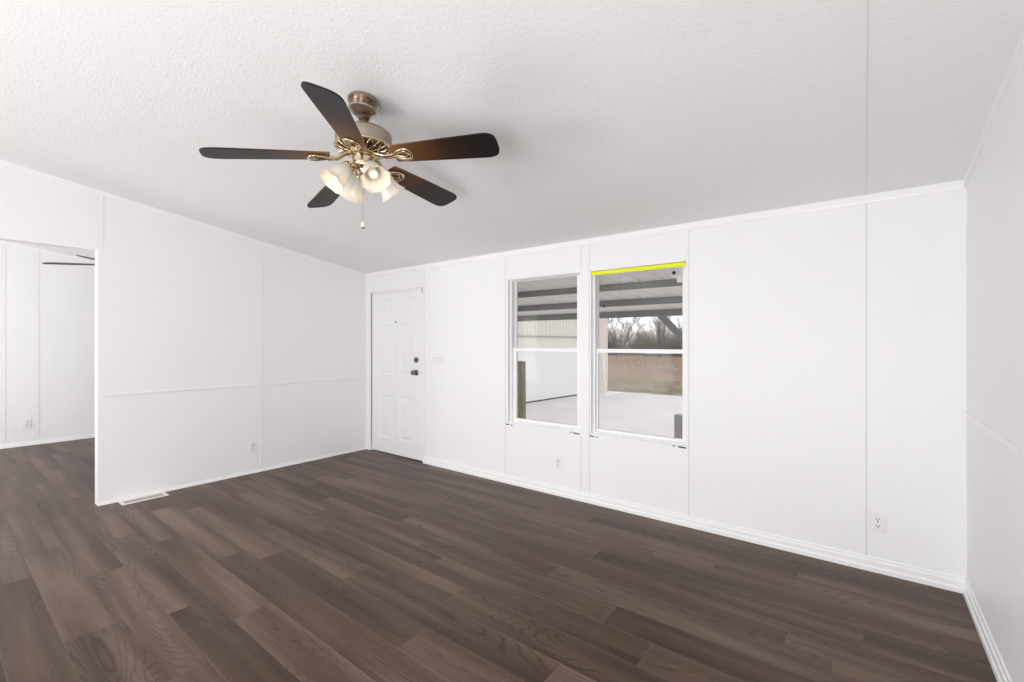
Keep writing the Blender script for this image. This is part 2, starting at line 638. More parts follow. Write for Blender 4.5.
# crown strips
CR = 0.045
trim(MB().prism([(BACK, H0 - CR), (BACK - 0.010, H0 - CR), (BACK - 0.014, H0 - CR + 0.012), (BACK - 0.014, H0 + 0.003), (BACK, H0 + 0.003)],
                'x', LEFT, RIGHT))


def slope_strip(x0, x1, y0, y1, h):
    return MB().prism([(y0, ceil_z(y0) - h), (y1, ceil_z(y1) - h), (y1, ceil_z(y1)), (y0, ceil_z(y0))], 'x', x0, x1)


trim(slope_strip(LEFT, LEFT + 0.012, REAR, BACK, CR))
trim(slope_strip(RIGHT - 0.014, RIGHT, REAR, BACK, CR))
trim(slope_strip(FAR, FAR + 0.012, REAR, BACK, 0.03))
# grey shadow strip along the ceiling seam that runs towards the camera
trim(slope_strip(0.008, 0.012, REAR, BACK - 0.014, 0.002), M_seam_shadow)
# battens and rails on the left wall
for y, za in ((0.872, OPEN_Z + 0.004), (2.129, 0.05)):
    trim(MB().box(LEFT, LEFT + 0.004, y, y + 0.026, za, ceil_z(y) - CR, 0.001), M_wall)
    trim(MB().box(LEFT, LEFT + 0.001, y - 0.005, y, za, ceil_z(y) - CR), M_seam_shadow)
trim(MB().box(LEFT, LEFT + 0.006, 0.90, BACK, 0.890, 0.912, 0.002), M_wall)
trim(MB().box(LEFT, LEFT + 0.001, 0.90, BACK, 0.887, 0.890), M_seam_shadow)
trim(MB().box(RIGHT - 0.006, RIGHT, REAR, BACK, 0.945, 0.967, 0.002))
# far wall battens
for y in (0.60, 0.895, 2.1, -0.3):
    trim(MB().box(FAR, FAR + 0.004, y, y + 0.024, 0.06, ceil_z(y) - 0.03, 0.001), M_wall)
    trim(MB().box(FAR, FAR + 0.001, y - 0.008, y, 0.06, ceil_z(y) - 0.03), M_seam_shadow)
# jamb edge strip of the opening
trim(MB().box(LEFT - 0.1, LEFT, OPEN_Y1 - 0.004, OPEN_Y1, 0.0, OPEN_Z, 0.001))


def base_profile(h, t):
    return [(0, 0), (t + 0.006, 0), (t + 0.006, h * 0.30), (t, h * 0.42), (t, h * 0.72), (t - 0.005, h * 0.80), (t - 0.006, h), (0, h)]


MB().prism([(BACK - a, z) for a, z in base_profile(0.08, 0.012)], 'x', DOOR[1] + 0.02, RIGHT).build('baseboard_back', M_trim, kind='structure')
MB().prism([(RIGHT - a, z) for a, z in base_profile(0.08, 0.012)], 'y', REAR, BACK).build('baseboard_right', M_trim, kind='structure')
MB().prism([(LEFT + a, z) for a, z in base_profile(0.030, 0.006)], 'y', OPEN_Y1, BACK).build('baseboard_left', M_trim, kind='structure')
MB().prism([(FAR + a, z) for a, z in base_profile(0.05, 0.010)], 'y', REAR, BACK).build('baseboard_far_left', M_trim, kind='structure')

# ------------------------------------------------------------------ front door
door = bpy.data.objects.new('door_1', None)
COL.objects.link(door)
door['kind'] = 'structure'
DX0, DX1, DZ1 = -4.848, -3.907, 1.940
DY = BACK + 0.012


def door_leaf():
    mb = MB()
    cols = [(-4.640, -4.445), (-4.305, -4.105)]
    cols = [(-4.690, -4.440), (-4.315, -4.065)]
    rows = [(0.195, 0.705), (0.955, 1.555), (1.665, 1.850)]
    xs = [DX0, cols[0][0], cols[0][1], cols[1][0], cols[1][1], DX1]
    zs = [0.012, rows[0][0], rows[0][1], rows[1][0], rows[1][1], rows[2][0], rows[2][1], DZ1]
    for i in range(5):
        for j in range(7):
            a, b, c, d = xs[i], xs[i + 1], zs[j], zs[j + 1]
            if i in (1, 3) and j in (1, 3, 5):
                # moulded panel: slope in, flat, slope out to a raised field
                lv = [(0, 0), (0.012, 0.005), (0.028, 0.005), (0.045, 0.0015)]
                for (p, dp), (q, dq) in zip(lv, lv[1:]):
                    o = [(a + p, c + p), (b - p, c + p), (b - p, d - p), (a + p, d - p)]
                    n = [(a + q, c + q), (b - q, c + q), (b - q, d - q), (a + q, d - q)]
                    for k in range(4):
                        k2 = (k + 1) % 4
                        mb.face([(o[k][0], DY + dp, o[k][1]), (o[k2][0], DY + dp, o[k2][1]),
                                 (n[k2][0], DY + dq, n[k2][1]), (n[k][0], DY + dq, n[k][1])])
                p, dp = lv[-1]
                mb.face([(a + p, DY + dp, c + p), (b - p, DY + dp, c + p), (b - p, DY + dp, d - p), (a + p, DY + dp, d - p)])
            else:
                mb.face([(a, DY, c), (b, DY, c), (b, DY, d), (a, DY, d)])
    y2 = DY + 0.045
    a, b, c, d = DX0, DX1, zs[0], DZ1
    mb.face([(b, y2, c), (a, y2, c), (a, y2, d), (b, y2, d)])
    mb.face([(a, y2, c), (a, DY, c), (a, DY, d), (a, y2, d)])
    mb.face([(b, DY, c), (b, y2, c), (b, y2, d), (b, DY, d)])
    mb.face([(a, DY, d), (b, DY, d), (b, y2, d), (a, y2, d)])
    mb.face([(a, DY, c), (a, y2, c), (b, y2, c), (b, DY, c)])
    bmesh.ops.remove_doubles(mb.bm, verts=list(mb.bm.verts), dist=1e-5)
    return mb


door_leaf().build('door_leaf', M_door, door)
jm = MB()
jm.box(DOOR[0], DOOR[0] + 0.004, BACK + 0.03, BACK + WT, 0, DOOR[3])
jm.box(DOOR[1] - 0.004, DOOR[1], BACK + 0.03, BACK + WT, 0, DOOR[3])
jm.box(DOOR[0], DOOR[1], BACK + 0.06, BACK + WT, 0, 0.012)
jm.build('door_jamb', M_trim, door)
hb = MB()
hb.box(-4.81, -3.905, BACK - 0.012, BACK + 0.01, DZ1 - 0.008, DZ1 + 0.012, 0.003)
hb.build('head_strip', M_vinyl, door, label='bright white strip over the door')
dg = MB()
dg.box(-4.858, -4.815, BACK - 0.002, BACK + 0.004, DZ1 + 0.000, DZ1 + 0.012)
dg.box(-4.8615, -4.849, BACK + 0.004, BACK + 0.006, 0.10, DZ1)
dg.box(-3.906, -3.897, BACK - 0.003, BACK + 0.006, 1.885, 1.955)
dg.build('edge_gap', M_edge, door, label='grey gaps at the door edges')

ry = Matrix.Rotation(PI / 2, 4, 'X')          # lathe axis z -> -y (into the room)


def on_back(x, z, y=DY):
    return Matrix.Translation((x, y, z)) @ ry


kb = MB()
kb.lathe([(0.0, 0.0), (0.034, 0.0), (0.034, 0.006), (0.028, 0.010), (0.013, 0.014), (0.012, 0.030), (0.020, 0.036), (0.028, 0.046),
          (0.029, 0.056), (0.022, 0.066), (0.0, 0.070)], 28, on_back(-4.015, 1.000))
kb.build('door_knob', M_pewter, door, label='dark metal round knob', smooth=40)
db = MB()
db.lathe([(0.0, 0.0), (0.031, 0.0), (0.031, 0.010), (0.026, 0.018), (0.0, 0.018)], 28, on_back(-4.012, 1.142))
db.box(-4.017, -4.007, DY - 0.036, DY - 0.016, 1.124, 1.160, 0.003)
db.build('deadbolt', M_pewter, door, label='dark metal thumb-turn bolt', smooth=40)
ph = MB()
ph.lathe([(0.0, 0.0), (0.012, 0.0), (0.012, 0.004), (0.008, 0.006), (0.0, 0.004)], 20, on_back(-4.383, 1.585))
ph.build('peephole', M_pewter, door, smooth=40)


# ------------------------------------------------------------------ windows
def make_window(n, O, bl, br, blu, bru, bt, bb, zrail):
    x0, x1, z0, z1 = O
    r = bpy.data.objects.new('window_%d' % n, None)
    COL.objects.link(r)
    r['kind'] = 'structure'
    fy0, fy1 = BACK + 0.045, BACK + 0.10
    # main frame lining the hole
    m = MB()
    m.box(x0, x0 + 0.024, BACK + 0.028, fy1, z0, z1, 0.002)
    m.box(x1 - 0.024, x1, BACK + 0.028, fy1, z0, z1, 0.002)
    m.box(x0 + 0.024, x1 - 0.024, BACK + 0.028, fy1, z1 - 0.006, z1, 0.001)
    m.box(x0 + 0.024, x1 - 0.024, BACK + 0.028, fy1, z0, z0 + 0.02, 0.002)
    m.build('window_frame', M_vinyl, r)

    def sash(nm, ya, yb, za, zb, top, bot, bl, br):
        s = MB()
        xa, xb = x0 + 0.0245, x1 - 0.0245
        s.box(xa, x0 + bl, ya, yb, za, zb, 0.002)
        s.box(x1 - br, xb, ya, yb, za, zb, 0.002)
        s.box(x0 + bl, x1 - br, ya, yb, zb - top, zb, 0.002)
        s.box(x0 + bl, x1 - br, ya, yb, za, za + bot, 0.002)
        so = s.build(nm, M_vinyl, r)
        g = MB()
        ym = (ya + yb) / 2
        g.box(x0 + bl - 0.003, x1 - br + 0.003, ym - 0.0015, ym + 0.0015, za + bot - 0.003, zb - top + 0.003)
        g.build('glass_pane', M_glass, so)
        return so
    sash('upper_sash', BACK + 0.073, BACK + 0.095, zrail + 0.004, z1 - 0.0065, bt, 0.03, blu, bru)
    lo = sash('lower_sash', BACK + 0.048, BACK + 0.070, z0 + 0.0205, zrail + 0.036, 0.032, bb, bl, br)
    q = MB()
    q.box((x0 + x1) / 2 - 0.03, (x0 + x1) / 2 + 0.03, BACK + 0.044, BACK + 0.0475, zrail + 0.012, zrail + 0.024, 0.001)
    q.build('sash_lock', M_vinyl, lo)
    st = MB()
    st.box(x0, x1, BACK + 0.002, BACK + 0.028, z0, z0 + 0.010, 0.003)
    st.build('window_sill', M_vinyl, r)
    return r


win1 = make_window(1, W1, 0.065, 0.062, 0.046, 0.076, 0.008, 0.028, 1.252)
win2 = make_window(2, W2, 0.040, 0.041, 0.030, 0.049, 0.012, 0.026, 1.250)


def corner_gaps(r, spans):
    m = MB()
    for x0, x1, z in spans:
        m.prism([(x0, z + 0.004), (x0 + 0.006, z + 0.009), (x1 - 0.004, z + 0.006), (x1, z + 0.001), (x1 - 0.006, z - 0.003), (x0 + 0.004, z)],
                'y', BACK - 0.002, BACK)
    m.build('corner_gap', M_dark, r, label='dark gaps under the sill ends')


corner_gaps(win1, [(-2.712, -2.662, 0.556), (-2.648, -2.628, 0.553), (-2.005, -1.985, 0.563), (-1.972, -1.905, 0.560)])
corner_gaps(win2, [(-1.826, -1.770, 0.556), (-1.754, -1.738, 0.556), (-1.125, -1.108, 0.569), (-1.088, -1.022, 0.566)])

ys = MB()
ys.prism([(BACK + 0.004, W2[3] - 0.036), (BACK + 0.030, W2[3] - 0.030), (BACK + 0.030, W2[3] - 0.003), (BACK + 0.004, W2[3] - 0.006)], 'x', W2[0] + 0.004, W2[1] - 0.006)
tag(ys.build('weather_strip', M_yellow), 'bright yellow strip along the top of the right window', 'strip')

# unseen windows added behind the camera to let light in
for n, O in ((3, RW1), (4, RW2)):
    r = bpy.data.objects.new('window_%d' % n, None)
    COL.objects.link(r)
    r['kind'] = 'structure'
    x0, x1, z0, z1 = O
    m = MB()
    for a, b, c, d in ((x0, x0 + 0.05, z0, z1), (x1 - 0.05, x1, z0, z1), (x0 + 0.05, x1 - 0.05, z0, z0 + 0.05), (x0 + 0.05, x1 - 0.05, z1 - 0.05, z1),
                       ((x0 + x1) / 2 - 0.03, (x0 + x1) / 2 + 0.03, z0 + 0.05, z1 - 0.05)):
        m.box(a, b, REAR - 0.09, REAR - 0.03, c, d, 0.004)
    m.build('window_frame', M_vinyl, r)
    g = MB()
    g.box(x0 + 0.05, x1 - 0.05, REAR - 0.062, REAR - 0.058, z0 + 0.05, z1 - 0.05)
    g.build('glass_pane', M_glass, r)


# ------------------------------------------------------------------ electrical plates (local: x right, z up, -y towards room)
def make_outlet(label, loc, rz):
    t = thing('wall_outlet', label, 'outlet', loc, (0, 0, rz), None)
    MB().box(-0.0385, 0.0385, -0.006, 0, -0.0585, 0.0585, 0.003).build('cover_plate', M_plate, t)
    for s in (-1, 1):
        rc = MB()
        pr = []
        for i in range(24):
            a = 2 * PI * i / 24
            pr.append((0.0165 * math.cos(a), max(-0.0125, min(0.0125, 0.0165 * math.sin(a)))))
        rc.prism([(p[0], p[1] + s * 0.0195) for p in pr], 'y', -0.0085, -0.005)
        ro = rc.build('receptacle', M_plate, t)
        sl = MB()
        zc = s * 0.0195
        sl.box(-0.0085, -0.0055, -0.0092, -0.008, zc - 0.003, zc + 0.0075)
        sl.box(0.0055, 0.0085, -0.0092, -0.008, zc - 0.003, zc + 0.0075)
        sl.lathe([(0.0, 0), (0.0035, 0), (0.0035, 0.001), (0, 0.001)], 12, Matrix.Translation((0, -0.0082, zc - 0.0075)) @ ry)
        sl.build('slots', M_slot, ro)
    sc = MB()
    sc.lathe([(0.0, 0), (0.0035, 0), (0.003, 0.0012), (0, 0.0015)], 12, Matrix.Translation((0, -0.006, 0)) @ ry)
    sc.build('plate_screw', M_pewter, t)
    return t


make_outlet('white outlet beside the right seam of the window wall, nearest the right corner', (0.062, BACK, 0.291), 0)
make_outlet('white outlet low on the window wall, below the left window', (-2.118, BACK, 0.283), 0)
make_outlet('white outlet low on the left wall, near its vertical seam', (LEFT, 2.056, 0.270), PI / 2)
make_outlet('white outlet low on the far wall of the next room', (FAR, 0.811, 0.293), PI / 2)

sw = thing('light_switch', 'white triple switch plate on the wall right of the door', 'switch', (-3.648, BACK, 1.168))
MB().box(-0.083, 0.083, -0.006, 0, -0.0585, 0.0585, 0.003).build('cover_plate', M_plate, sw)
for i in (-1, 0, 1):
    MB().prism([(-0.006, -0.010), (-0.009, -0.006), (-0.017, 0.008), (-0.013, 0.012), (-0.006, 0.010)], 'x', i * 0.046 - 0.005, i * 0.046 + 0.005).build('toggle', M_plate, sw)

# ------------------------------------------------------------------ floor register
vt = thing('floor_vent', 'cream metal floor register against the left wall', 'vent', (-4.872, 1.148, 0.0), (0, 0, 0))
f = MB()
hx, hy = 0.062, 0.160
for a, b, c, d in ((-hx, -hx + 0.022, -hy, hy), (hx - 0.022, hx, -hy, hy), (-hx + 0.022, hx - 0.022, -hy, -hy + 0.026), (-hx + 0.022, hx - 0.022, hy - 0.026, hy)):
    f.box(a, b, c, d, 0.0005, 0.006, 0.0015)
f.build('vent_frame', M_vent, vt)
f = MB()
for i in range(22):
    y = -0.126 + i * 0.012
    f.hexa([(-0.04, y, 0.001), (0.04, y, 0.001), (0.04, y + 0.003, 0.001), (-0.04, y + 0.003, 0.001),
            (-0.04, y + 0.004, 0.0048), (0.04, y + 0.004, 0.0048), (0.04, y + 0.007, 0.0048), (-0.04, y + 0.007, 0.0048)])
f.box(-0.003, 0.003, -0.134, 0.134, 0.001, 0.0052)
f.build('louvres', M_louvre, vt)
f = MB()
f.box(-0.041, 0.041, -0.135, 0.135, 0.0002, 0.0009)
f.build('duct_opening', mat('duct_shadow', (0.30, 0.25, 0.22), 0.6, var=0.1), vt)


# ------------------------------------------------------------------ ceiling fan
def blade_matrix(az, zr, zt, pitch, r0=0.20, r1=0.667):
    slope = (zt - zr) / (r1 - r0)
    rad = Vector((math.cos(az), math.sin(az), slope)).normalized()
    tan = Vector((-math.sin(az), math.cos(az), 0))
    yv = (tan * math.cos(pitch) + Vector((0, 0, 1)) * math.sin(pitch)).normalized()
    zv = rad.cross(yv).normalized()
    yv = zv.cross(rad).normalized()
    M = Matrix.Identity(4)
    for i in range(3):
        M[i][0], M[i][1], M[i][2] = rad[i], yv[i], zv[i]
    o = Vector((math.cos(az) * r0, math.sin(az) * r0, zr)) - rad * r0
    M[0][3], M[1][3], M[2][3] = o
    return M


def blade_mesh():
    """x radial 0.185..0.667, y width, slightly rounded end"""
    up, n = [], 14
    for i in range(n + 1):
        t = i / n
        x = 0.160 + (0.600 - 0.160) * t
        up.append((x, 0.052 + 0.022 * t ** 0.8))
    for i in range(1, 13):                    # rounded tip: superellipse corner
        a = PI / 2 * i / 12
        up.append((0.600 + 0.067 * math.sin(a) ** 0.8, 0.074 * max(0.0, math.cos(a)) ** 0.55))
    root = [(0.154, 0.042), (0.152, 0.0)]
    left = list(reversed(root[:1])) + up
    outl = [(0.152, 0.0)] + left + [(x, -y) for x, y in reversed(left) if y > 1e-6]
    mb = MB()
    mb.prism(outl, 'z', -0.0035, 0.0035)
    return mb


def shade_mesh():
    """bell shade, z runs from neck (0) to mouth (0.122)"""
    prof = [(0.022, 0.0), (0.026, 0.006), (0.033, 0.016), (0.040, 0.032), (0.044, 0.052), (0.047, 0.074), (0.052, 0.094), (0.060, 0.110), (0.068, 0.120)]
    inner = [(r - 0.0025, z) for r, z in reversed(prof)]
    inner[0] = (0.0665, 0.1205)

    def rm(t, s):
        k = 1 - abs(2 * s - 1)
        return 1 + 0.055 * k ** 2 * math.cos(8 * t)
    mb = MB()
    mb.lathe(prof + inner, 48, None, rm, cap=False)
    return mb


MESH = {}


def make_fan(label, loc, az0, zroots, ztips, pitches, zhub, k_, lights):
    """loc: axis x, y and blade hub height; everything local to an Empty at the ceiling mount"""
    t = thing('ceiling_fan', label, 'ceiling fan', (loc[0] * k_, loc[1] * k_, ceil_z(loc[1] * k_)))
    t.scale = (k_, k_, k_)
    ceil = 1.3347 + (ceil_z(loc[1] * k_) - 1.3347) / k_
    Z = lambda z: z - ceil                   # noqa: E731
    th = math.atan(SLOPE)
    tilt = Matrix.Rotation(-th, 4, 'X')
    dz = zhub - 2.2245                      # whole fan shifted against the main one

    def q(z):
        return Z(z + dz)
    # canopy follows the slope of the ceiling
    MB().lathe([(0.0, -0.001), (0.071, -0.001), (0.074, -0.006), (0.073, -0.018), (0.064, -0.022), (0.0, -0.022)], 36, tilt).build('canopy_ring', M_nickel, t, smooth=40)
    MB().lathe([(0.0, -0.020), (0.055, -0.020), (0.056, -0.026), (0.064, -0.046), (0.066, -0.052), (0.064, -0.058), (0.045, -0.072), (0.030, -0.074), (0.0, -0.074)], 36, tilt).build('canopy', M_nickel, t, smooth=35)
    zb = -0.075
    MB().lathe([(0.0, zb + 0.02), (0.024, zb + 0.01), (0.029, zb - 0.005), (0.024, zb - 0.02), (0.0, zb - 0.03)], 24).build('hanger_ball', M_core, t, smooth=50)
    MB().lathe([(0.0, zb - 0.01), (0.014, zb - 0.01), (0.014, q(2.352)), (0.0, q(2.352))], 20).build('downrod', M_nickel, t, smooth=40)
    MB().lathe([(0.0, q(2.400)), (0.020, q(2.400)), (0.024, q(2.394)), (0.024, q(2.372)), (0.050, q(2.356)), (0.108, q(2.350)), (0.124, q(2.345)), (0.131, q(2.336)), (0.132, q(2.284)),
                (0.129, q(2.278)), (0.0, q(2.278))], 48).build('motor_housing', M_nickel, t, smooth=35)
    MB().lathe([(0.122, q(2.281)), (0.133, q(2.281)), (0.136, q(2.277)), (0.135, q(2.272)), (0.124, q(2.269)), (0.120, q(2.274)), (0.122, q(2.281))], 48, cap=False).build('trim_ring', M_brass, t, smooth=40)
    MB().lathe([(0.0, q(2.277)), (0.118, q(2.277)), (0.112, q(2.264)), (0.080, q(2.250)), (0.0, q(2.246))], 36).build('motor_core', M_core, t, smooth=40)
    cg = MB()
    for i in range(18):
        a = 2 * PI * i / 18
        for sg in (-1, 1):
            pts = []
            for k in range(7):
                u = k / 6
                r = 0.130 - 0.066 * u ** 1.15
                z = 2.273 - 0.032 * u ** 0.8
                aa = a + sg * 0.13 * math.sin(u * PI)
                pts.append((r * math.cos(aa), r * math.sin(aa), q(z)))
            cg.tube(pts, 0.0034, 6)
    cg.build('vent_cage', M_brass, t, smooth=60)
    MB().lathe([(0.0, q(2.250)), (0.062, q(2.250)), (0.067, q(2.246)), (0.067, q(2.238)), (0.062, q(2.234)), (0.0, q(2.234))], 40).build('flywheel', M_brass, t, smooth=35)
    # light kit body
    MB().lathe([(0.0, q(2.236)), (0.060, q(2.236)), (0.063, q(2.231)), (0.060, q(2.226)), (0.053, q(2.222)), (0.054, q(2.185)), (0.048, q(2.175)), (0.034, q(2.166)),
                (0.030, q(2.150)), (0.018, q(2.138)), (0.008, q(2.132)), (0.0, q(2.128))], 36).build('light_kit', M_brass, t, smooth=35)
    for k in range(5):
        az = R(az0) + k * 2 * PI / 5
        M = blade_matrix(az, Z(zroots[k]), Z(ztips[k]), R(pitches[k]))
        if 'blade' not in MESH:
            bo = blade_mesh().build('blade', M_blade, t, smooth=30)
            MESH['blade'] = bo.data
        else:
            bo = bpy.data.objects.new('blade', MESH['blade'])
            COL.objects.link(bo)
            bo.parent = t
        bo.matrix_local = M
        # cast iron with an open tear-drop under the blade root
        ir = MB()
        loop = []
        for i in range(28):
            a = 2 * PI * i / 28
            x = 0.198 + 0.048 * math.cos(a)
            wv = 0.046 * (0.56 + 0.44 * math.cos(a)) ** 0.8
            loop.append((x, wv * math.sin(a), -0.0095))
        ir.tube(loop, 0.0085, 8, closed=True, flat=0.8)
        loop2 = [(0.196 + 0.6 * (x - 0.198), y * 0.55, z) for x, y, z in loop]
        ir.tube(loop2, 0.005, 6, closed=True, flat=0.8)
        ir.tube([(0.222, 0, -0.0095), (0.244, 0, -0.0095)], 0.006, 8, flat=0.7)
        for sx, sy in ((0.232, 0.024), (0.232, -0.024), (0.240, 0.0)):
            ir.lathe([(0, -0.016), (0.004, -0.016), (0.006, -0.013), (0.006, -0.008), (0, -0.008)], 10, Matrix.Translation((sx, sy, 0)))
        io = ir.build('blade_iron', M_brass, t, smooth=60)
        io.matrix_local = M
        # arm from the flywheel to the loop (in fan space, then brought to the iron's)
        A = [Vector((math.cos(az) * 0.062, math.sin(az) * 0.062, q(2.241))), Vector((math.cos(az) * 0.088, math.sin(az) * 0.088, q(2.232)))]
        B = [M @ Vector((0.120, 0, -0.012)), M @ Vector((0.162, 0, -0.011))]
        mid = (A[1] + B[0]) / 2
        ar = MB()
        ar.tube([*A, mid, *B], [0.022, 0.020, 0.019, 0.018, 0.019], 12, flat=0.58, mtx=M.inverted())
        ar.build('iron_arm', M_brass, io, smooth=60)
    for k in range(4):
        az = R(-14) + k * PI / 2
        neck = Vector((0.074 * math.cos(az), 0.074 * math.sin(az), q(2.168)))
        ax = Vector((math.cos(az) * math.cos(R(49)), math.sin(az) * math.cos(R(49)), -math.sin(R(49))))
        rot = ax.to_track_quat('Z', 'Y').to_matrix().to_4x4()
        M = Matrix.Translation(neck) @ rot
        if 'shade' not in MESH:
            so = shade_mesh().build('lamp_shade', M_shade, t, smooth=60, label='frosted white bell-shaped glass')
            MESH['shade'] = so.data
        else:
            so = bpy.data.objects.new('lamp_shade', MESH['shade'])
            COL.objects.link(so)
            so.parent = t
        so.matrix_local = M
        sk = MB()
        pin = [Vector((0.026 * math.cos(az), 0.026 * math.sin(az), q(2.172))), Vector((0.045 * math.cos(az), 0.045 * math.sin(az), q(2.176))), neck - ax * 0.018, neck]
        sk.tube(pin, [0.011, 0.011, 0.010, 0.012], 10, mtx=M.inverted())
        sk.lathe([(0.0, -0.016), (0.016, -0.016), (0.026, -0.006), (0.029, 0.006), (0.027, 0.008), (0.0, 0.004)], 20)
        sk.build('shade_holder', M_brass, so, smooth=45)
        bl = MB()
        bl.lathe([(0.0, 0.004), (0.012, 0.006), (0.013, 0.030), (0.018, 0.048), (0.022, 0.066), (0.019, 0.082), (0.010, 0.092), (0.0, 0.095)], 20)
        bl.build('bulb', M_bulb, so, smooth=60)
    pc = MB()
    px, py = 0.010, -0.012
    n = 34
    for i in range(n):
        z = q(2.138) - (q(2.138) - q(1.915)) * i / (n - 1)
        pc.lathe([(0, z - 0.0022), (0.0016, z - 0.001), (0.0016, z + 0.001), (0, z + 0.0022)], 6, Matrix.Translation((px, py, 0)))
    pco = pc.build('pull_chain', M_nickel, t, smooth=60)
    fb = MB()
    fb.lathe([(0.0, q(1.918)), (0.005, q(1.914)), (0.0095, q(1.900)), (0.0085, q(1.890)), (0.0, q(1.887))], 14, Matrix.Translation((px, py, 0)))
    fb.build('chain_fob', M_bulb, pco, smooth=50)
    fb = MB()
    fb.lathe([(0.0, q(1.889)), (0.0085, q(1.889)), (0.0075, q(1.882)), (0.0, q(1.880))], 14, Matrix.Translation((px, py, 0)))
    fb.build('fob_cap', M_pewter, pco, smooth=50)
    if lights:
        for k in range(4):
            az = R(-14) + k * PI / 2
            d = bpy.data.lights.new('bulb_light', 'POINT')
            d.energy = lights
            d.color = (1.0, 0.80, 0.52)
            d.shadow_soft_size = 0.022
            lo = bpy.data.objects.new('bulb_light', d)
            COL.objects.link(lo)
            lo.parent = t
            r = 0.074 + 0.108 * math.cos(R(49))
            lo.location = (r * math.cos(az), r * math.sin(az), q(2.168 - 0.108 * math.sin(R(49))))
    return t


make_fan('brass and nickel ceiling fan with dark brown blades hanging in the main room',
         (-1.906, 1.295), 241.154, [2.205, 2.213, 2.232, 2.212, 2.207], [2.140, 2.1965, 2.228, 2.190, 2.137], [-5, -17, -18, -16, -16], 2.2245, 1.012, 0.11)
zt = 2.143
make_fan('ceiling fan in the next room, only two dark blade edges showing past the wall',
         (-6.30, 1.345), 246.8, [zt + 0.02] * 5, [zt] * 5, [-14] * 5, zt + 0.03, 1.0, 0)

# ------------------------------------------------------------------ outside
GZ = -0.60
MB().box(-12.0, 9.0, BACK + WT, 16.9, GZ - 0.2, GZ).build('ground_slab', M_conc, kind='structure')
fm = MB()
nx, ny = 24, 30
rr = random.Random(3)
gv = [[fm.bm.verts.new((-110 + 180 * i / nx, 16.7 + 110 * (j / ny) ** 1.6, GZ - 0.06 + (rr.uniform(-0.06, 0.06) if 0 < j else 0))) for j in range(ny + 1)] for i in range(nx + 1)]
for i in range(nx):
    for j in range(ny):
        fm.bm.faces.new((gv[i][j], gv[i + 1][j], gv[i + 1][j + 1], gv[i][j + 1]))
fm.build('ground_field', M_field, kind='structure', smooth=180)

# carport
cp = thing('carport', 'grey metal carport with ribbed roof outside the windows', 'carport', (0, 7.0, GZ))


def cz(y):
    return 1.75 + 0.06 * (7.0 - y)


def L(mb_fn, name, m, **k):
    return mb_fn.build(name, m, cp, **k)


CX0, CX1 = -9.6, 3.0
OFF = Matrix.Translation((0, -7.0, -GZ))


def build_cp(mb, name, m, **k):
    mb.bm.transform(OFF)
    return mb.build(name, m, cp, **k)


for y in (BACK + WT + 0.03, 4.53, 5.70, 7.0):
    m = MB()
    hgt = 1.85 + 0.045 * (7.0 - y) - cz(y)
    m.hexa([(CX0, y - 0.02, cz(y)), (CX1, y - 0.02, cz(y)), (CX1, y + 0.03, cz(y)), (CX0, y + 0.03, cz(y)),
            (CX0, y - 0.02, cz(y) + hgt), (CX1, y - 0.02, cz(y) + hgt), (CX1, y + 0.03, cz(y) + hgt - 0.002), (CX0, y + 0.03, cz(y) + hgt - 0.002)])
    build_cp(m, 'beam', M_steel)
# ribbed sheet
m = MB()
prof = []
x = CX0
while x < CX1:
    prof += [(x, 0.0), (x + 0.175, 0.0), (x + 0.182, 0.04), (x + 0.223, 0.04), (x + 0.23, 0.0)]
    x += 0.23
ya, yb = BACK + WT + 0.01, 7.25
for s, rev in ((0.0, False), (0.004, True)):
    rows = [[m.bm.verts.new((px_, yy, 1.853 + 0.045 * (7.0 - yy) + h + s)) for px_, h in prof] for yy in (ya, yb)]
    for i in range(len(prof) - 1):
        m.bm.faces.new((rows[0][i], rows[0][i + 1], rows[1][i + 1], rows[1][i]))
build_cp(m, 'roof_sheet', M_roof)
for xp in (-9.4, -5.62, -1.80, 2.6):
    m = MB()
    m.box(xp - 0.05, xp + 0.05, 6.955, 7.055, GZ, cz(7.0), 0.006)
    m.box(xp - 0.09, xp + 0.09, 6.915, 7.095, GZ, GZ + 0.012)
    build_cp(m, 'post', M_steel)
for xp, s in ((-1.80, -1), (-1.80, 1), (-5.62, -1), (2.6, -1)):
    m = MB()
    x0, z0 = xp + s * 0.03, 0.98
    x1, z1 = xp + s * 0.76, cz(7.0) + 0.01
    m.hexa([(x0, 6.97, z0), (x0, 7.04, z0), (x1, 7.04, z1), (x1, 6.97, z1),
            (x0, 6.97, z0 + 0.13), (x0, 7.04, z0 + 0.13), (x1 - s * 0.13, 7.04, z1), (x1 - s * 0.13, 6.97, z1)])
    build_cp(m, 'brace', M_steel)

# lamp holder on the first beam, and a dark fitting below the second
lf = thing('outdoor_lamp', 'small white round lamp fitting on the first carport beam', 'lamp', (-1.278, 3.94, 1.931))
a = MB()
a.lathe([(0.0, 0.0), (0.036, 0.0), (0.036, 0.014), (0.022, 0.02), (0.0, 0.02)], 20, ry)
a.box(-0.008, 0.052, 0.004, 0.022, 0.020, 0.0575, 0.002)
a.box(0.020, 0.050, -0.004, 0.022, -0.03, 0.03, 0.002)
a.build('lamp_base', M_vinyl, lf, smooth=40)
a = MB()
a.lathe([(0.012, 0.016), (0.018, 0.018), (0.028, 0.045), (0.032, 0.060), (0.028, 0.062), (0.012, 0.040)], 20, ry, cap=False)
lh = a.build('lamp_cup', M_vinyl, lf, smooth=40)
a = MB()
a.lathe([(0.0, 0.030), (0.013, 0.032), (0.013, 0.050), (0.0, 0.055)], 16, ry)
a.build('socket', M_dark, lh, smooth=40)
a = MB()
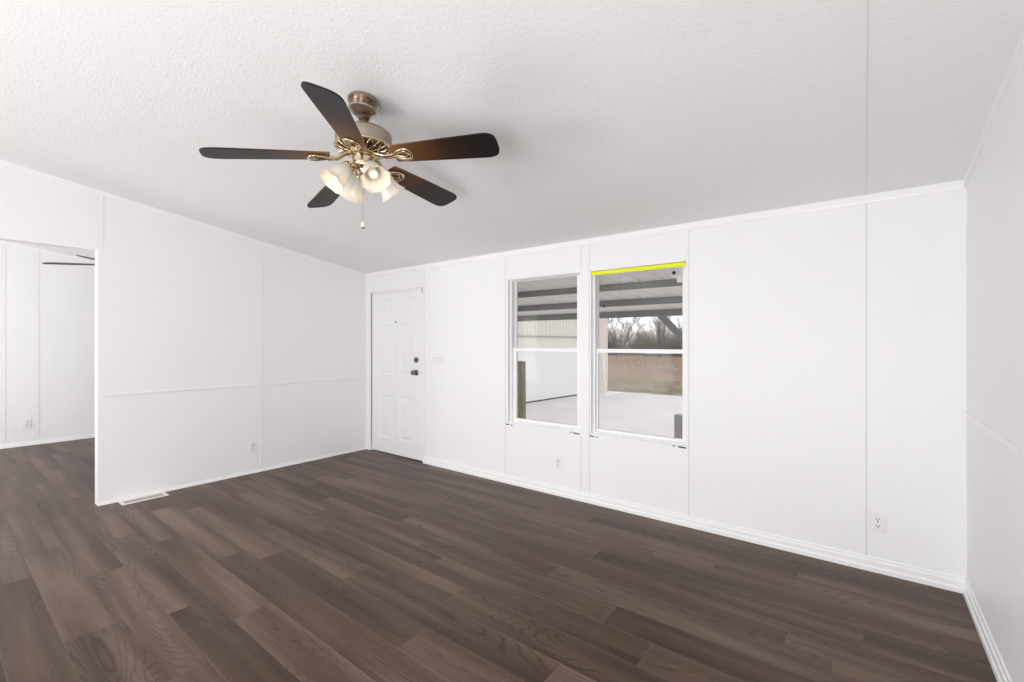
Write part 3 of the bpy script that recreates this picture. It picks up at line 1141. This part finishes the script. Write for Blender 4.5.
a.lathe([(0.0, -0.03), (0.024, -0.025), (0.030, 0.0), (0.022, 0.03), (0.0, 0.035)], 18, Matrix.Translation((0.045, -0.02, -0.055)))
a.build('sensor', M_vinyl, lf, smooth=50)
hk = MB()
y = 5.69
hk.lathe([(0.0, 0.03), (0.008, 0.028), (0.016, 0.008), (0.015, -0.008), (0.0, -0.016)], 14, Matrix.Translation((-2.81, y, cz(y) + 0.004)))
tag(hk.build('beam_bracket', M_dark, smooth=40), 'small dark knob under the second carport beam', 'bracket')

# wooden post and ribbed metal box close to the house
wp = MB()
wp.box(-0.055, 0.055, -0.055, 0.055, GZ, 1.125, 0.006)
wpo = wp.build('wooden_post', M_wood)
wpo.location = (-3.13, 4.19, 0)
wpo.rotation_euler = (0, 0, R(20))
tag(wpo, 'short weathered wooden post outside the left window', 'post')
rb = thing('ribbed_box', 'grey ribbed metal box standing outside the right window', 'box', (-1.475, 5.56, GZ))
m = MB()
bw, bd, bh = 0.33, 0.05, 1.06
pr = []
n = 22
for i in range(n):
    x0 = -bw + 2 * bw * i / n
    pr += [(x0, -bd), (x0 + 0.6 * 2 * bw / n, -bd), (x0 + 0.7 * 2 * bw / n, -bd + 0.012), (x0 + 0.9 * 2 * bw / n, -bd + 0.012)]
pr += [(bw, -bd), (bw, bd), (-bw, bd)]
m.prism(pr, 'z', 0.0, bh)
m.build('box_body', M_ribbox, rb)
m = MB()
m.box(-bw - 0.003, bw + 0.003, -bd - 0.003, bd + 0.003, bh, bh + 0.012, 0.003)
m.build('box_lid', M_ribbox, rb)

# white outbuilding: ribbed top, beige band, lapped boards
Gc = (-8.24, 16.95)
ang = math.atan2(16.95 - 11.76, -8.24 + 8.58)
gb = thing('outbuilding', 'white outbuilding with ribbed upper wall beyond the carport', 'building', (Gc[0], Gc[1], GZ), (0, 0, ang - PI))
# local: +x runs back along the wall towards the house, wall faces local +y (the slab)
GLn, GHt, GDp = 8.6, 3.4, 6.0
side = 1


def gy(v):
    return side * v


m = MB()
m.box(0, GLn, -GDp, -0.03, 0, GHt)
core = m.build('wall', M_gwhite, gb)
m = MB()
n = int(1.74 / 0.19)
for i in range(9):
    z0, z1 = i * 0.193, (i + 1) * 0.193
    m.hexa([(0.72, -0.03, z0), (GLn, -0.03, z0), (GLn, 0.012, z0), (0.72, 0.012, z0), (0.72, -0.03, z1), (GLn, -0.03, z1), (GLn, 0.0, z1), (0.72, 0.0, z1)])
m.build('lap_boards', M_gwhite, gb)
m = MB()
m.box(0.72, GLn, -0.03, 0.02, 0.0, 0.045)
m.build('base_seal', M_slot, gb, label='dark strip along the foot of the wall')
m = MB()
m.box(0.72, GLn, -0.03, 0.006, 1.737, 2.14)
m.build('beige_band', M_gbeige, gb)
m = MB()
m.box(0.72, GLn, -0.03, 0.05, 2.14, 2.17)
m.build('drip_edge', mat('drip_edge_paint', (0.35, 0.34, 0.28), 0.6), gb)
m = MB()
pr = []
x = 0.72
while x < GLn - 0.2:
    pr += [(x, 0.0), (x + 0.12, 0.0), (x + 0.135, 0.025), (x + 0.185, 0.025), (x + 0.2, 0.0)]
    x += 0.2
pr += [(x, -0.03), (0.72, -0.03)]
m.prism(pr, 'z', 2.17, GHt)
m.build('ribbed_panel', M_gbeige, gb)
m = MB()
m.box(0.0, 0.72, -0.03, 0.02, 0.0, GHt)
m.build('corner_panel', M_gpink, gb)
m = MB()
m.prism([(-GDp - 0.3, GHt), (0.3, GHt), (0.3, GHt + 0.1), (-GDp / 2, GHt + 1.0), (-GDp - 0.3, GHt + 0.1)], 'x', -0.3, GLn + 0.3)
m.build('roof', M_roof, gb)


# bare winter trees and brush beyond the field
def tree_mesh(seed, height):
    rn = random.Random(seed)
    mb = MB()
    bm = mb.bm

    def seg(a, b, ra, rb, n):
        d = (b - a)
        if d.length < 1e-6:
            return
        d.normalize()
        u = Vector((1, 0, 0)) if abs(d.x) < 0.8 else Vector((0, 1, 0))
        s = d.cross(u).normalized()
        q = s.cross(d)
        A = [bm.verts.new(a + (s * math.cos(2 * PI * k / n) + q * math.sin(2 * PI * k / n)) * ra) for k in range(n)]
        B = [bm.verts.new(b + (s * math.cos(2 * PI * k / n) + q * math.sin(2 * PI * k / n)) * rb) for k in range(n)]
        for k in range(n):
            bm.faces.new((A[k], A[(k + 1) % n], B[(k + 1) % n], B[k]))

    def grow(p, d, ln, r, depth):
        steps = 4 if depth == 0 else (3 if depth < 3 else 2)
        for i in range(steps):
            d = (d + Vector((rn.uniform(-.25, .25), rn.uniform(-.25, .25), rn.uniform(-.08, .2))) * (0.5 if depth == 0 else 1)).normalized()
            p2 = p + d * (ln / steps)
            r2 = r * 0.84
            seg(p, p2, r, r2, 6 if depth < 2 else 3)
            if depth < 4 and (depth > 0 or i >= 0):
                for _ in range(2):
                    if rn.random() < 0.85:
                        a = rn.uniform(0, 2 * PI)
                        sd = Vector((math.cos(a), math.sin(a), rn.uniform(0.1, 0.9))).normalized()
                        nd = (d * rn.uniform(0.6, 1.0) + sd * 0.62).normalized()
                        grow(p2, nd, ln * rn.uniform(0.42, 0.62), max(0.009, r2 * rn.uniform(0.4, 0.55)), depth + 1)
            p, r = p2, r2
    for st in range(2):
        a = st * PI + rn.uniform(-.6, .6)
        grow(Vector((0.25 * math.cos(a), 0.25 * math.sin(a), -0.1)), Vector((0.22 * math.cos(a), 0.22 * math.sin(a), 1)), height * 0.5, height * 0.013, 0)
    return mb


def brush_mesh(seed, w_, h_, n):
    rn = random.Random(seed)
    mb = MB()
    bm = mb.bm
    for _ in range(n):
        x, y = rn.uniform(-w_, w_) * 0.95, rn.gauss(0, w_ * 0.2)
        p = Vector((x, y, -0.05))
        d = Vector((rn.uniform(-.4, .4), rn.uniform(-.4, .4), 1)).normalized()
        ln = h_ * rn.uniform(0.45, 1.0) * (1 - 0.35 * (x / w_) ** 2)
        r = 0.022
        for i in range(3):
            p2 = p + d * ln / 3
            A = [bm.verts.new(p + Vector((math.cos(k * 2.1), math.sin(k * 2.1), 0)) * r) for k in range(3)]
            B = [bm.verts.new(p2 + Vector((math.cos(k * 2.1), math.sin(k * 2.1), 0)) * r * 0.7) for k in range(3)]
            for k in range(3):
                bm.faces.new((A[k], A[(k + 1) % 3], B[(k + 1) % 3], B[k]))
            p, r = p2, r * 0.7
            d = (d + Vector((rn.uniform(-.5, .5), rn.uniform(-.5, .5), 0.1))).normalized()
    return mb


protos = []
for sd in range(4):
    protos.append(tree_mesh(11 + sd, 7.4 + sd * 0.5).build('bare_tree', M_bark))
spots = [(-31.0, 60, 0), (-26.0, 57, 1), (-21.5, 60.5, 2), (-17.0, 56, 3), (-39.0, 78, 2), (-33.6, 80, 1), (-28.0, 78, 3), (-22.6, 81, 0), (-17.2, 78, 1),
         (-46.0, 100, 0), (-40.5, 102, 3), (-35.0, 99, 2), (-29.5, 102, 1), (-24.0, 100, 3)]
seen = set()
TL = 'bare leafless winter tree in the tree line beyond the field'
for x, y, k in spots:
    if k in seen:
        o = protos[k].copy()
        COL.objects.link(o)
    else:
        o = protos[k]
        seen.add(k)
    o.location = (x, y, GZ)
    o.rotation_euler = (0, 0, x * 1.7 + y)
    tag(o, TL, 'tree', 'bare trees beyond the field')
bp_ = [brush_mesh(31 + i, 3.6, 5.2, 900).build('brush_thicket', M_brush) for i in range(2)]
bs = [(-40.4, 67.5), (-31.6, 69), (-23.6, 67.5), (-15.6, 69), (-44.0, 89), (-36.0, 91), (-28.0, 89), (-20.0, 91)]
for i, (x, y) in enumerate(bs):
    if i < 2:
        o = bp_[i]
    else:
        o = bp_[i % 2].copy()
        COL.objects.link(o)
    o.location = (x, y, GZ)
    o.rotation_euler = (0, 0, i * 0.4)
    tag(o, 'grey leafless thicket along the tree line beyond the field', 'shrub', 'thickets beyond the field')
rm_ = MB()
rn = random.Random(77)
for _ in range(900):
    x, y = rn.uniform(-34, -14), rn.uniform(36, 50)
    h = rn.uniform(0.15, 0.75)
    dx, dy = rn.uniform(-.15, .15), rn.uniform(-.1, .1)
    rm_.face([(x - 0.02, y, GZ - 0.06), (x + 0.02, y, GZ - 0.06), (x + dx, y + dy, GZ + h)])
tag(rm_.build('dry_reeds', M_reed), 'dry tan reeds at the far edge of the field', 'reeds', kind='stuff')
